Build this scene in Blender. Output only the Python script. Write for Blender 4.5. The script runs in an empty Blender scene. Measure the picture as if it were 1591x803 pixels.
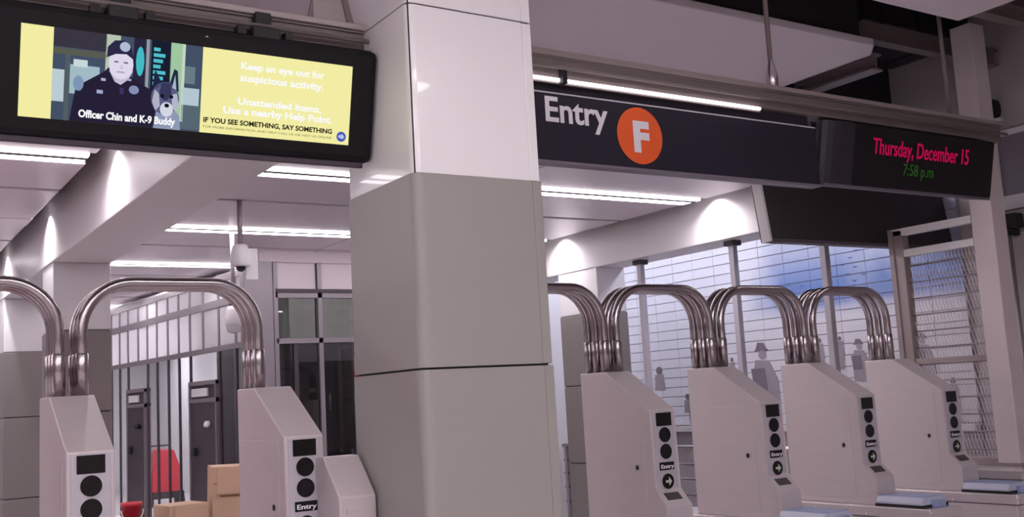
import bpy, bmesh, math, random
from mathutils import Vector, Matrix
random.seed(7)
sc = bpy.context.scene
COL = sc.collection
PI = math.pi

# ------------------------------------------------------------------ camera
def look_matrix(yaw, pitch, roll):
    f = Vector((math.sin(yaw)*math.cos(pitch), math.cos(yaw)*math.cos(pitch), math.sin(pitch)))
    r = Vector((math.cos(yaw), -math.sin(yaw), 0)); u = r.cross(f)
    r2 = r*math.cos(roll) + u*math.sin(roll); u2 = -r*math.sin(roll) + u*math.cos(roll)
    return Matrix(((r2.x, u2.x, -f.x), (r2.y, u2.y, -f.y), (r2.z, u2.z, -f.z)))
cam = bpy.data.cameras.new('camera'); cam_o = bpy.data.objects.new('camera', cam); COL.objects.link(cam_o)
cam.sensor_width = 36; cam.lens = 36*1635.03/1591; cam.clip_start = .05; cam.clip_end = 200
m = look_matrix(0.58196848, 0.12901281, -0.05654789).to_4x4(); m.translation = (0, 0, 1.6)
cam_o.matrix_world = m
sc.camera = cam_o
# ------------------------------------------------------------------ world + exposure
w = bpy.data.worlds.new('world'); sc.world = w; w.use_nodes = True
w.node_tree.nodes['Background'].inputs[0].default_value = (.5, .48, .5, 1)
w.node_tree.nodes['Background'].inputs[1].default_value = .15
sc.view_settings.view_transform = 'Standard'; sc.view_settings.look = 'None'
sc.view_settings.gamma = 1; sc.view_settings.use_curve_mapping = False
sc.view_settings.exposure = 0.0
STRIP_FAR, STRIP_NEAR, STRIP_ROOM, SPOT_W, MURAL_E, VALANCE = 15.0, 27.0, 40.0, 46.0, 17.0, 5.0

# ------------------------------------------------------------------ materials
def lin(c):
    return tuple(((v/255)/12.92 if v/255 <= .04045 else ((v/255+.055)/1.055)**2.4) for v in c)
MATS = {}
def mat(name, rgb, rough=.5, metal=0., noise=0., nscale=6., bump=0., bscale=40., emit=0., spec=.5, aniso=None, coat=0.):
    if name in MATS: return MATS[name]
    M = bpy.data.materials.new(name); M.use_nodes = True; MATS[name] = M
    nt = M.node_tree; b = nt.nodes['Principled BSDF']; c = lin(rgb)
    b.inputs['Base Color'].default_value = (*c, 1); b.inputs['Roughness'].default_value = rough
    b.inputs['Metallic'].default_value = metal; b.inputs['Specular IOR Level'].default_value = spec
    b.inputs['Coat Weight'].default_value = coat
    tc = nt.nodes.new('ShaderNodeTexCoord')
    src = tc.outputs['Object']
    if aniso:
        mp = nt.nodes.new('ShaderNodeMapping'); mp.inputs['Scale'].default_value = aniso
        nt.links.new(src, mp.inputs[0]); src = mp.outputs[0]
    if noise:
        n = nt.nodes.new('ShaderNodeTexNoise'); n.inputs['Scale'].default_value = nscale; n.inputs['Detail'].default_value = 4
        nt.links.new(src, n.inputs['Vector'])
        mx = nt.nodes.new('ShaderNodeMix'); mx.data_type = 'RGBA'
        mx.inputs[6].default_value = tuple(v*(1-noise) for v in c)+(1,); mx.inputs[7].default_value = tuple(min(1, v*(1+noise)) for v in c)+(1,)
        nt.links.new(n.outputs['Fac'], mx.inputs[0]); nt.links.new(mx.outputs[2], b.inputs['Base Color'])
        mr = nt.nodes.new('ShaderNodeMapRange'); mr.inputs[3].default_value = rough*.85; mr.inputs[4].default_value = min(1, rough*1.2)
        nt.links.new(n.outputs['Fac'], mr.inputs[0]); nt.links.new(mr.outputs[0], b.inputs['Roughness'])
    if bump:
        n2 = nt.nodes.new('ShaderNodeTexNoise'); n2.inputs['Scale'].default_value = bscale
        nt.links.new(src, n2.inputs['Vector'])
        bp = nt.nodes.new('ShaderNodeBump'); bp.inputs['Strength'].default_value = bump; bp.inputs['Distance'].default_value = .01
        nt.links.new(n2.outputs['Fac'], bp.inputs['Height']); nt.links.new(bp.outputs[0], b.inputs['Normal'])
    if emit:
        b.inputs['Emission Color'].default_value = (*c, 1); b.inputs['Emission Strength'].default_value = emit
    return M
def glow(name, rgb, strength):
    if name in MATS: return MATS[name]
    M = bpy.data.materials.new(name); M.use_nodes = True; MATS[name] = M
    nt = M.node_tree; nt.nodes.remove(nt.nodes['Principled BSDF'])
    e = nt.nodes.new('ShaderNodeEmission'); e.inputs[0].default_value = (*lin(rgb), 1); e.inputs[1].default_value = strength
    nt.links.new(e.outputs[0], nt.nodes['Material Output'].inputs[0]); return M
def glass(name, tint, refl=.12, rough=.02):
    if name in MATS: return MATS[name]
    M = bpy.data.materials.new(name); M.use_nodes = True; MATS[name] = M
    nt = M.node_tree; nt.nodes.remove(nt.nodes['Principled BSDF'])
    t = nt.nodes.new('ShaderNodeBsdfTransparent'); t.inputs[0].default_value = (*lin(tint), 1)
    g = nt.nodes.new('ShaderNodeBsdfGlossy'); g.inputs['Roughness'].default_value = rough
    mx = nt.nodes.new('ShaderNodeMixShader'); lw = nt.nodes.new('ShaderNodeLayerWeight'); lw.inputs[0].default_value = .5
    pw = nt.nodes.new('ShaderNodeMath'); pw.operation = 'POWER'; pw.inputs[1].default_value = 5.0
    ad = nt.nodes.new('ShaderNodeMath'); ad.operation = 'MULTIPLY_ADD'; ad.inputs[1].default_value = .5; ad.inputs[2].default_value = refl*.5; ad.use_clamp = True
    nt.links.new(lw.outputs['Facing'], pw.inputs[0]); nt.links.new(pw.outputs[0], ad.inputs[0]); nt.links.new(ad.outputs[0], mx.inputs[0])
    nt.links.new(t.outputs[0], mx.inputs[1]); nt.links.new(g.outputs[0], mx.inputs[2])
    nt.links.new(mx.outputs[0], nt.nodes['Material Output'].inputs[0]); return M

steel   = mat('brushed steel', (206, 196, 199), .45, .25, .05, 5, .04, 60, aniso=(1, 1, 12))
steel_s = mat('polished steel', (205, 198, 200), .24, 1., .03, 8)
steel_d = mat('dull steel', (160, 150, 152), .5, .6, .06, 6)
tube_m  = mat('tube steel', (178, 169, 172), .22, 1.)
face_m  = mat('indicator face steel', (196, 190, 200), .45, .35, .03, 8)
clad_g  = mat('grey cladding', (158, 153, 150), .42, .0, .03, 3)
clad_w  = mat('white enamel cladding', (246, 243, 246), .25, .0, .02, 2, coat=.3)
clad_w2 = mat('white column paint', (214, 210, 214), .4, .0, .03, 3)
clad_d  = mat('brown grey column tile', (128, 120, 120), .45, .0, .05, 4)
beam_m  = mat('beam paint', (206, 200, 204), .45, .0, .04, 2)
ceil_m  = mat('satin ceiling metal', (206, 196, 204), .36, .25, .03, 2)
near_m  = mat('grey ceiling panel', (228, 217, 224), .65, .0, .03, 1.5)
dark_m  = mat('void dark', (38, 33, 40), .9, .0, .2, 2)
rail_m  = mat('painted channel', (122, 111, 109), .5, .2, .06, 6)
black   = mat('black plastic', (9, 7, 13), .5, .0, .1, 8, spec=.25)
blackm  = mat('matte black', (22, 20, 24), .6)
lens_m  = mat('black indicator lens', (8, 7, 9), .2)
floor_m = mat('terrazzo floor', (206, 200, 202), .4, .0, .15, 60)
wall_m  = mat('grey wall', (176, 166, 170), .5, .0, .05, 3)
white_m = mat('white wall', (228, 226, 230), .6, .0, .03, 2)
mull_m  = mat('aluminium mullion', (146, 138, 146), .4, .5, .04, 6)
mull_d  = mat('dark mullion gasket', (70, 62, 68), .5, .2)
pane_m  = glass('clear glass', (236, 238, 240), .10)
pane_g  = glass('tinted glass', (205, 210, 206), .14)
pane_d  = glass('dark tinted glass', (150, 152, 154), .14)
pane_f = mat('frosted white glass', (236, 234, 238), .4)
_b = pane_f.node_tree.nodes['Principled BSDF']; _t = pane_f.node_tree.nodes.new('ShaderNodeBsdfTranslucent'); _t.inputs[0].default_value = (.86, .85, .88, 1)
_m = pane_f.node_tree.nodes.new('ShaderNodeMixShader'); _m.inputs[0].default_value = .6
pane_f.node_tree.links.new(_b.outputs[0], _m.inputs[1]); pane_f.node_tree.links.new(_t.outputs[0], _m.inputs[2]); pane_f.node_tree.links.new(_m.outputs[0], pane_f.node_tree.nodes['Material Output'].inputs[0])
door_m  = mat('dark steel door', (74, 66, 74), .45, .3, .06, 5)
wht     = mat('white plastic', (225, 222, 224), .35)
red_m   = mat('red plastic', (196, 40, 58), .4, .0, .06, 6)
red_d   = mat('dark red enamel', (150, 24, 44), .35)
card_m  = mat('cardboard', (206, 174, 148), .8, .0, .06, 14, .05, 80)
card_d  = mat('cardboard edge', (146, 108, 80), .85)
blue_m  = mat('pale blue reader plate', (150, 166, 205), .35, .1, .08, 30)
sign_m  = mat('black enamel sign', (40, 37, 50), .5, .0, .1, 3, spec=.25)
lamp_m  = glow('lamp tube far', (255, 246, 250), STRIP_FAR)
lampn_m = glow('added near lamp', (255, 249, 250), STRIP_NEAR)
lampr_m = glow('added room lamp', (255, 248, 252), STRIP_ROOM)
lampm_m = glow('lamp tube mural', (236, 240, 255), MURAL_E)
lampv_m = glow('lamp tube sign', (255, 244, 250), VALANCE)

# ------------------------------------------------------------------ geometry helpers
class MB:
    def __init__(s): s.bm = bmesh.new()
    def box(s, x0, x1, y0, y1, z0, z1, bev=0.):
        vs = [s.bm.verts.new((x, y, z)) for x in (x0, x1) for y in (y0, y1) for z in (z0, z1)]
        fs = [(0, 1, 3, 2), (4, 6, 7, 5), (0, 4, 5, 1), (2, 3, 7, 6), (0, 2, 6, 4), (1, 5, 7, 3)]
        F = [s.bm.faces.new([vs[i] for i in f]) for f in fs]
        if bev:
            E = list({e for f in F for e in f.edges})
            bmesh.ops.bevel(s.bm, geom=E, offset=bev, segments=2, profile=.5, affect='EDGES')
        return s
    def prism(s, pts, x0, x1, axis='x', bev=0.):
        """pts polygon in the two other axes, extruded along axis"""
        def P(a, b, c):
            return (c, a, b) if axis == 'x' else ((a, c, b) if axis == 'y' else (a, b, c))
        A = [s.bm.verts.new(P(a, b, x0)) for a, b in pts]; B = [s.bm.verts.new(P(a, b, x1)) for a, b in pts]
        n = len(pts); F = [s.bm.faces.new(A), s.bm.faces.new(B[::-1])]
        for i in range(n): F.append(s.bm.faces.new((A[i], B[i], B[(i+1) % n], A[(i+1) % n])))
        if bev:
            E = list({e for f in F for e in f.edges})
            bmesh.ops.bevel(s.bm, geom=E, offset=bev, segments=2, profile=.5, affect='EDGES')
        return s
    def tube(s, path, r, seg=14, caps=True):
        rings = []; n = len(path); path = [Vector(p) for p in path]; up = None
        for i, p in enumerate(path):
            t = (path[min(i+1, n-1)]-path[max(i-1, 0)]).normalized()
            if up is None:
                up = Vector((0, 1, 0)) if abs(t.y) < .9 else Vector((1, 0, 0))
            a = t.cross(up).normalized(); b = a.cross(t).normalized(); up = b
            rr = r[i] if isinstance(r, (list, tuple)) else r
            rings.append([s.bm.verts.new(p+(a*math.cos(k*2*PI/seg)+b*math.sin(k*2*PI/seg))*rr) for k in range(seg)])
        for i in range(n-1):
            for k in range(seg):
                f = s.bm.faces.new((rings[i][k], rings[i][(k+1) % seg], rings[i+1][(k+1) % seg], rings[i+1][k])); f.smooth = True
        if caps: s.bm.faces.new(rings[0][::-1]); s.bm.faces.new(rings[-1])
        return s
    def lathe(s, prof, c, seg=24):
        """prof list of (r,z) around vertical axis through c"""
        rings = []
        for r, z in prof:
            rings.append([s.bm.verts.new((c[0]+max(r, 1e-4)*math.cos(k*2*PI/seg), c[1]+max(r, 1e-4)*math.sin(k*2*PI/seg), c[2]+z)) for k in range(seg)])
        for i in range(len(prof)-1):
            for k in range(seg):
                f = s.bm.faces.new((rings[i][k], rings[i][(k+1) % seg], rings[i+1][(k+1) % seg], rings[i+1][k])); f.smooth = True
        s.bm.faces.new(rings[0][::-1]); s.bm.faces.new(rings[-1]); return s
    def disc_y(s, cx, y, cz, r, depth, seg=28, rz=None):
        """a disc standing in the XZ plane, thickness along -Y"""
        rz = rz or r
        pts = [(cx+r*math.cos(a*2*PI/seg), cz+rz*math.sin(a*2*PI/seg)) for a in range(seg)]
        return s.prism(pts, y-depth, y, 'y')
    def build(s, name, M, parent=None, move=(0, 0, 0)):
        me = bpy.data.meshes.new(name)
        bmesh.ops.recalc_face_normals(s.bm, faces=s.bm.faces)
        s.bm.to_mesh(me); s.bm.free()
        me.materials.append(M)
        o = bpy.data.objects.new(name, me); COL.objects.link(o); o.location = move
        if parent: o.parent = parent
        return o
def box(name, M, x0, x1, y0, y1, z0, z1, parent=None, bev=0.):
    return MB().box(x0, x1, y0, y1, z0, z1, bev).build(name, M, parent)
def tag(o, label, cat, group=None):
    o['label'] = label; o['category'] = cat
    if group: o['group'] = group
    return o
def thing(name, label, cat, loc=(0, 0, 0), group=None, rot=(0, 0, 0)):
    o = bpy.data.objects.new(name, None); COL.objects.link(o); o.location = loc; o.rotation_euler = rot
    o.empty_display_size = .1
    return tag(o, label, cat, group)
def struct(o): o['kind'] = 'structure'; return o
def structE(name, loc=(0, 0, 0)):
    o = bpy.data.objects.new(name, None); COL.objects.link(o); o.location = loc; return struct(o)
def inst(name, src, parent, loc, rot=(0, 0, 0), scale=(1, 1, 1)):
    o = bpy.data.objects.new(name, src.data); COL.objects.link(o); o.location = loc; o.rotation_euler = rot; o.scale = scale
    if parent: o.parent = parent
    return o
def copy_tree(o, parent=None):
    c = o.copy(); COL.objects.link(c); c.parent = parent
    for ch in list(o.children): copy_tree(ch, c)
    return c
def text(name, s, M, size, parent, loc, width=None, height=None, bold=0., depth=.001, align='LEFT', yrot=0., shear=0.):
    """flat lettering standing in the XZ plane, reading along +X, facing -Y"""
    cu = bpy.data.curves.new('txt', 'FONT'); cu.body = s; cu.size = size; cu.align_x = align; cu.offset = bold; cu.extrude = depth; cu.shear = shear
    cu.resolution_u = 3
    t = bpy.data.objects.new('txt', cu); COL.objects.link(t)
    dg = bpy.context.evaluated_depsgraph_get(); me = bpy.data.meshes.new_from_object(t.evaluated_get(dg))
    bpy.data.objects.remove(t); bpy.data.curves.remove(cu)
    me.transform(Matrix.Rotation(PI/2, 4, 'X'))
    xs = [v.co.x for v in me.vertices]; zs = [v.co.z for v in me.vertices]
    sx = width/(max(xs)-min(xs)) if width else 1; sz = height/(max(zs)-min(zs)) if height else sx
    if not width and height: sx = sz
    me.transform(Matrix.Diagonal((sx, 1, sz, 1)))
    me.materials.clear(); me.materials.append(M); me.name = name
    o = bpy.data.objects.new(name, me); COL.objects.link(o); o.location = loc; o.parent = parent
    return o

# ================================================================== SETTING
struct(box('floor', floor_m, -7, 8, -5, 26, -.1, 0))
struct(box('wall_left', wall_m, -7.2, -7, -5, 26, 0, 4.4))
struct(box('wall_back', wall_m, -7, 8, -5.2, -5, 0, 4.4))
struct(box('wall_far', white_m, -7, 8, 26, 26.2, 0, 4.4))
wr = struct(box('wall_right', wall_m, 7.03, 7.25, -5, 26, 0, 4.4))

# ---- ceiling: dark slab, hung panels, channel of grooves
ceil = struct(box('ceiling', dark_m, -7, 8, -5, 26, 4.3, 4.45))
def cpanel(x0, x1, y0, y1, z, M, t=.05, bev=.008): return box('ceiling_panel', M, x0, x1, y0, y1, z, z+t, ceil, bev)
# far hung ceiling at 3.0 m in two bays, metre rows with grooves, lamps in the rows that have them
rows = [(5.15, 5.78), (6.05, 6.78), (6.84, 7.82), (8.13, 8.80), (8.86, 9.84), (10.10, 10.78), (10.84, 11.86), (12.12, 12.80), (12.86, 13.9), (14.16, 16.0), (16.06, 18), (18.06, 20), (20.06, 22), (22.06, 24), (24.06, 26)]
for y0, y1 in rows:
    for x0, x1 in ((-7, -4.2), (-4.19, -1.4), (-1.39, 1.19)): cpanel(x0, x1, y0, y1, 3.0, ceil_m)
    for x0, x1 in ((1.83, 3.72), (3.73, 5.6)): cpanel(x0, x1, y0, y1, 3.0, ceil_m)
    cpanel(6.2, 7.03, y0, y1, 3.1, ceil_m)
cpanel(-7, 5.6, 5.10, 5.14, 3.0, near_m, .60)          # fascia of the far ceiling towards the hall
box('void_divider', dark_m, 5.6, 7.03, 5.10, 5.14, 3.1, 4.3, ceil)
# near ceiling panels 3.6 m
for y0, y1 in ((-5, -3.3), (-3.05, -1.3), (-1.05, .7), (.95, 3.46), (3.97, 5.10)):
    for x0, x1 in ((-7, -4.6), (-4.59, -2.2), (-2.19, .1), (.11, 2.365)): cpanel(x0, x1, y0, y1, 3.6, near_m)
    if y0 > 3.5: MB().prism([(2.375, y0), (5.36, y0), (5.50, y0+.13), (5.50, y1), (2.375, y1)], 3.6, 3.65, 'z', .008).build('ceiling_panel', near_m, ceil)
    else: cpanel(2.375, 5.46, y0, y1, 3.6, near_m)
    if y1 < 2.0: cpanel(5.5, 7.03, y0, y1, 3.6, near_m)
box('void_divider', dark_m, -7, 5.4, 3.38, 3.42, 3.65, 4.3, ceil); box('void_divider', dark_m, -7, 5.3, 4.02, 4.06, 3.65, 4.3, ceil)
# beams
t1 = struct(MB().box(1.312, 1.708, 4.35, 26, 2.70, 3.19, .006).build('trim_1', beam_m))
t2 = struct(MB().box(5.80, 6.13, 5.2, 9.2, 2.70, 3.19, .006).build('trim_2', beam_m))
box('beam_end_cap', steel_d, 1.32, 1.70, 4.34, 4.35, 2.71, 3.18, t1)

# ---- lamps in the far ceiling
lamp_rows = (5.915, 7.975, 9.97, 11.99, 14.03)
def strip(x0, x1, y, z, M, label, group, hw=.09, frame=True):
    t = thing('ceiling_light', label, 'light', ((x0+x1)/2, y, z), group)
    L = (x1-x0)/2
    MB().box(-L, L, -hw-.02, hw+.02, .03, .08).build('housing', rail_m, t)
    MB().box(-L+.01, L-.01, -hw*.35, hw, 0.005, .03, .008).build('diffuser', M, t)
    MB().box(-L+.01, L-.01, -hw*.35-.035, -hw*.35, 0.0, .035).build('dark_groove', dark_m, t)
    MB().box(-L+.01, L-.01, -hw-.02, -hw*.35-.036, 0.005, .03, .004).build('diffuser', M, t)
    return t
words = ['nearest', 'next', 'third', 'fourth', 'farthest']
for i, y in enumerate(lamp_rows):
    if i in (1, 3):
        cpanel(-.9, 1.19, y-.145, y+.145, 2.995, ceil_m); 
    else: strip(-.9, 1.17, y, 2.985, lamp_m, f'long white ceiling light left of the left beam, {words[i]} row', 'lights left of the beam')
    strip(1.85, 5.58, y, 2.985, lamp_m, f'long white ceiling light between the two beams, {words[i]} row', 'lights between the beams')
    strip(-5.8, -1.0, y, 2.985, lamp_m, f'long white ceiling light far left of the frame, {words[i]} row', 'lights left of the beam')
# unseen lamps added behind and above the camera to light the fronts
for i, y in enumerate((-3.175, -1.175, .825)):
    for j, (x0, x1) in enumerate(((-4.6, -2.4), (-1.8, .4), (1.0, 3.2))):
        strip(x0, x1, y, 3.57, lampn_m, 'added unseen white ceiling light above the camera, ' + ['rear', 'middle', 'front'][i] + ' row, ' + ['leftmost', 'middle', 'rightmost'][j], 'added hall lights', .1)
# small spot lamps beside both beams
def spot(x, y, side, label):
    t = thing('spot_lamp', label, 'light', (x, y, 3.09), 'spot lamps beside the beams')
    MB().lathe([(.03, .0), (.035, .02), (.035, .1), (.02, .12)], (0, 0, 0), 16).build('lamp_can', rail_m, t)
    L = bpy.data.lights.new('spot', 'SPOT'); L.energy = SPOT_W; L.spot_size = math.radians(136); L.spot_blend = .8; L.shadow_soft_size = .02
    L.color = (1, .97, 1)
    o = bpy.data.objects.new('spot_light', L); COL.objects.link(o); o.parent = t; o.location = (0, 0, -.01); o.rotation_euler = (0, math.radians(side*8), 0)
for i, y in enumerate((5.85, 7.9, 9.95)):
    spot(1.235, y, 1, f'small spot lamp washing the left beam, {words[i]} of three')
    spot(5.70, y, 1, f'small spot lamp washing the right beam, {words[i]} of three')

# ---- columns
def column(name, label, x0, x1, y0, y1, zsplit, ztop, Mlow, Mup):
    t = thing(name, label, 'column', ((x0+x1)/2, (y0+y1)/2, 0), 'columns under the beams')
    a, b = (x1-x0)/2, (y1-y0)/2
    MB().box(-a+.01, a-.01, -b+.01, b-.01, 0, ztop).build('core', blackm, t)
    zz = 0
    for z in (.95, 1.65, zsplit):
        MB().box(-a, a, -b, b, zz+.004, z-.004, .006).build('tile_band', Mlow, t); zz = z
    MB().box(-a+.004, a-.004, -b+.004, b-.004, zsplit, ztop, .006).build('upper_casing', Mup, t)
column('clad_column', 'column with white top and grey base behind the leftmost turnstile', 1.316, 1.706, 7.82, 8.25, 2.225, 2.70, clad_d, clad_w2)
column('clad_column', 'farther column at the left edge, under the left beam', 1.316, 1.706, 10.2, 10.6, 2.225, 2.70, clad_d, clad_w2)
column('clad_column', 'grey tiled column under the right beam beside the pillar', 5.80, 6.13, 7.45, 8.05, 2.30, 2.70, clad_d, clad_w2)

# ---- the big square pillar
P = thing('square_pillar', 'big square pillar with white top and grey cladding in the middle', 'pillar', (2.05, 3.585, 0))
hx, hy = .285, .285
MB().box(-hx+.015, hx-.015, -hy+.015, hy-.015, 0, 3.6).build('core', blackm, P)
def rpanel(z0, z1, M, r, ins=0.):
    """L shaped cladding wrapping front and left with a rounded corner, back and right as plain skins"""
    a, b = hx-ins, hy-ins; t = .018
    outer = [(a-.045, -b)]
    for k in range(7):
        an = -PI/2-k*PI/12; outer.append((-a+r+r*math.cos(an), -b+r+r*math.sin(an)))
    outer.append((-a, b))
    inner = [(-a+t, b)]
    for k in range(7):
        an = -PI+k*PI/12; inner.append((-a+r+(r-t)*math.cos(an), -b+r+(r-t)*math.sin(an)))
    inner.append((a-.045, -b+t))
    o = MB().prism(outer+inner, z0, z1, 'z').build('cladding_panel', M, P)
    for p in o.data.polygons: p.use_smooth = False
    MB().box(a-.043, a, -b, -b+.045, z0, z1, .004).build('corner_strip', M, P)
    MB().box(a-t, a, -b+.047, b, z0, z1, .003).build('cladding_panel', M, P)
    MB().box(-a+.02, a-.02, b-t, b, z0, z1, .003).build('cladding_panel', M, P)
rpanel(0.0, .62, clad_g, .04); rpanel(.626, 1.706, clad_g, .04); rpanel(1.714, 2.42, clad_g, .04, .003)
rpanel(2.422, 3.06, clad_w, .03, .008); rpanel(3.066, 3.6, clad_w, .03, .008)

# ---- right wall mural (tiles on the wall plane X = 7.0)
MM = bpy.data.materials.new('seaside mural print'); MM.use_nodes = True; nt = MM.node_tree; b = nt.nodes['Principled BSDF']
b.inputs['Roughness'].default_value = .3
g = nt.nodes.new('ShaderNodeNewGeometry'); sep = nt.nodes.new('ShaderNodeSeparateXYZ'); nt.links.new(g.outputs['Position'], sep.inputs[0])
n1 = nt.nodes.new('ShaderNodeTexNoise'); n1.inputs['Scale'].default_value = 1.3; n1.inputs['Detail'].default_value = 5; nt.links.new(g.outputs['Position'], n1.inputs['Vector'])
ml = nt.nodes.new('ShaderNodeMath'); ml.operation = 'MULTIPLY_ADD'; ml.inputs[1].default_value = .10; nt.links.new(n1.outputs['Fac'], ml.inputs[0]); nt.links.new(sep.outputs['Z'], ml.inputs[2])
mr = nt.nodes.new('ShaderNodeMapRange'); mr.inputs[1].default_value = 1.2; mr.inputs[2].default_value = 2.9; nt.links.new(ml.outputs[0], mr.inputs[0])
cr = nt.nodes.new('ShaderNodeValToRGB'); nt.links.new(mr.outputs[0], cr.inputs[0])
E_ = cr.color_ramp.elements
E_[0].position = 0; E_[0].color = (*lin((196, 190, 196)), 1); E_[1].position = 1; E_[1].color = (*lin((176, 178, 200)), 1)
for p, c in ((.56, (214, 208, 214)), (.605, (186, 184, 208)), (.63, (126, 142, 190)), (.72, (106, 130, 184)), (.80, (134, 150, 192)), (.9, (168, 172, 196))):
    e = E_.new(p); e.color = (*lin(c), 1)
n2 = nt.nodes.new('ShaderNodeTexNoise'); n2.inputs['Scale'].default_value = 1.1; n2.inputs['Detail'].default_value = 6; nt.links.new(g.outputs['Position'], n2.inputs['Vector'])
yr = nt.nodes.new('ShaderNodeMapRange'); yr.inputs[1].default_value = 6.2; yr.inputs[2].default_value = 7.3; nt.links.new(sep.outputs['Y'], yr.inputs[0])
ad = nt.nodes.new('ShaderNodeMath'); ad.operation = 'MULTIPLY_ADD'; ad.inputs[1].default_value = .75; nt.links.new(yr.outputs[0], ad.inputs[0]); nt.links.new(n2.outputs['Fac'], ad.inputs[2])
cl = nt.nodes.new('ShaderNodeMapRange'); cl.inputs[1].default_value = .5; cl.inputs[2].default_value = .85; nt.links.new(ad.outputs[0], cl.inputs[0])
mx = nt.nodes.new('ShaderNodeMix'); mx.data_type = 'RGBA'; mx.inputs[7].default_value = (*lin((214, 212, 222)), 1)
nt.links.new(cl.outputs[0], mx.inputs[0]); nt.links.new(cr.outputs[0], mx.inputs[6]); nt.links.new(mx.outputs[2], b.inputs['Base Color'])
grout = mat('grey grout', (160, 150, 158), .8)
struct(box('wall_mural', grout, 7.006, 7.03, 4.62, 9.2, 1.0, 3.1))
wm = bpy.data.objects['wall_mural']
tw, th = .30, .0925
src = None
for r_ in range(18):
    for c_ in range(16):
        y0 = 4.62+c_*.2862; z0 = 1.22+r_*th
        if src is None:
            src = MB().box(-.006, .003, .0, .2832, 0, th-.006, .002).build('mural_tile', MM, wm, (7.0, y0, z0)); base = src
        else: inst('mural_tile', src, wm, (7.0+random.uniform(-.0012, .0012), y0, z0))
# printed bathers on the mural
fig_m = [mat('mural ink grey', (150, 140, 148), .4), mat('mural ink dark', (116, 106, 116), .4), mat('mural ink blue', (84, 100, 140), .4), mat('mural ink pale', (170, 160, 166), .4)]
def fig(y, ztop, h, shapes):
    """shapes: list of (ink, polygon in (dy,dz) fractions of height); dy>0 is drawn to the viewer's right = smaller Y"""
    for k_, (ink, poly) in enumerate(shapes):
        MB().prism([(y-a*h, ztop-h+bz*h) for a, bz in poly], 6.990-.0006*k_, 6.9935-.0006*k_, 'x').build('mural_figure', fig_m[ink], wm)
def ell(cx, cz, rx, rz, n=12): return [(cx+rx*math.cos(k*2*PI/n), cz+rz*math.sin(k*2*PI/n)) for k in range(n)]
hat = [(1, [(-.14, .86), (.16, .86), (.10, .90), (.06, .98), (-.06, .99), (-.1, .9)]), (0, ell(.02, .81, .075, .07)),
       (0, [(-.12, .74), (.14, .72), (.28, .45), (.30, .05), (-.18, .05), (-.2, .5)]), (1, [(-.22, .62), (.05, .62), (.08, .3), (-.18, .3)])]
fig(6.68, 1.95, .62, hat)
stand = [(1, ell(0, .93, .06, .07)), (0, [(-.1, .85), (.1, .85), (.13, .45), (.07, 0), (-.07, 0), (-.12, .45)])]
fig(6.01, 1.93, .30, stand); fig(5.80, 1.93, .27, stand); fig(5.62, 1.90, .36, hat); fig(7.05, 1.83, .3, stand)
crouch = [(1, ell(0, .85, .18, .15)), (0, [(-.25, .7), (.22, .7), (.3, .1), (-.3, .1)])]
fig(8.07, 1.80, .26, crouch); fig(7.68, 1.52, .20, crouch); fig(7.66, 1.38, .15, stand); fig(5.03, 1.90, .34, hat); fig(4.80, 1.55, .35, stand); fig(5.3, 1.75, .3, stand)
birds = [(5.62, 2.55), (5.58, 2.47), (5.55, 2.60), (5.66, 2.42), (5.50, 2.40), (5.60, 2.36), (5.7, 2.5), (6.3, 2.4), (6.15, 2.38), (5.52, 2.66)]
for y, z in birds:
    MB().prism([(y-.03, z+.01), (y, z), (y+.03, z+.015), (y, z+.012)], 6.990, 6.9935, 'x').build('mural_figure', fig_m[2], wm)
# ledge below, lamp above the mural (hidden from here by the beam)
box('mural_ledge', beam_m, 6.93, 7.03, 4.62, 9.2, 1.16, 1.21, wm, .005)
t = thing('wall_light', 'long lamp above the seaside mural behind the right beam', 'light', (6.42, 7.0, 2.98))
MB().box(-.07, .07, -2.2, 2.2, .03, .1).build('housing', rail_m, t); MB().box(-.05, .05, -2.19, 2.19, .0, .03).build('diffuser', lampm_m, t)
# slim steel posts under the right beam
for i, y in enumerate((6.99, 5.87, 4.98)):
    t = thing('steel_post', ['slim steel post under the right beam, nearest the pillar', 'slim steel post under the right beam, in the middle', 'slim steel post in front of the mural, nearest the mesh gate'][i], 'post', (5.93, y, 0), 'slim posts before the mural')
    MB().box(-.024, .024, -.026, .026, 0, 2.68, .004).build('shaft', mat('pale post paint', (176, 170, 180), .4, .2), t); MB().box(-.045, .045, -.05, .05, 2.66, 2.70).build('cap', mull_d, t); MB().box(-.06, .06, -.06, .06, 0, .012).build('base_plate', steel_d, t)
# steel rail fence in front of the mural, seen low between the consoles
t = thing('rail_fence', 'low steel railing with horizontal bars before the mural', 'railing', (6.5, 7.2, 0))
for z, rr in ((1.05, .022), (.90, .014), (.77, .014), (.63, .014), (.48, .014)):
    MB().tube([(0, -2.2, z), (0, 1.9, z)], rr, 10).build('rail', steel_s, t)
for y in (-2.2, -1.2, -.2, .8, 1.85): MB().box(-.02, .02, y-.02, y+.02, 0, 1.05).build('post', steel_d, t)
MB().tube([(0, 1.25, .90), (0, 1.75, 1.04)], .014, 10).build('brace', steel_s, t)
# wall pieces at the far right end of the mural
struct(box('wall_far_end', white_m, 5.72, 7.03, 9.2, 9.35, 0, 3.2))

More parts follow.
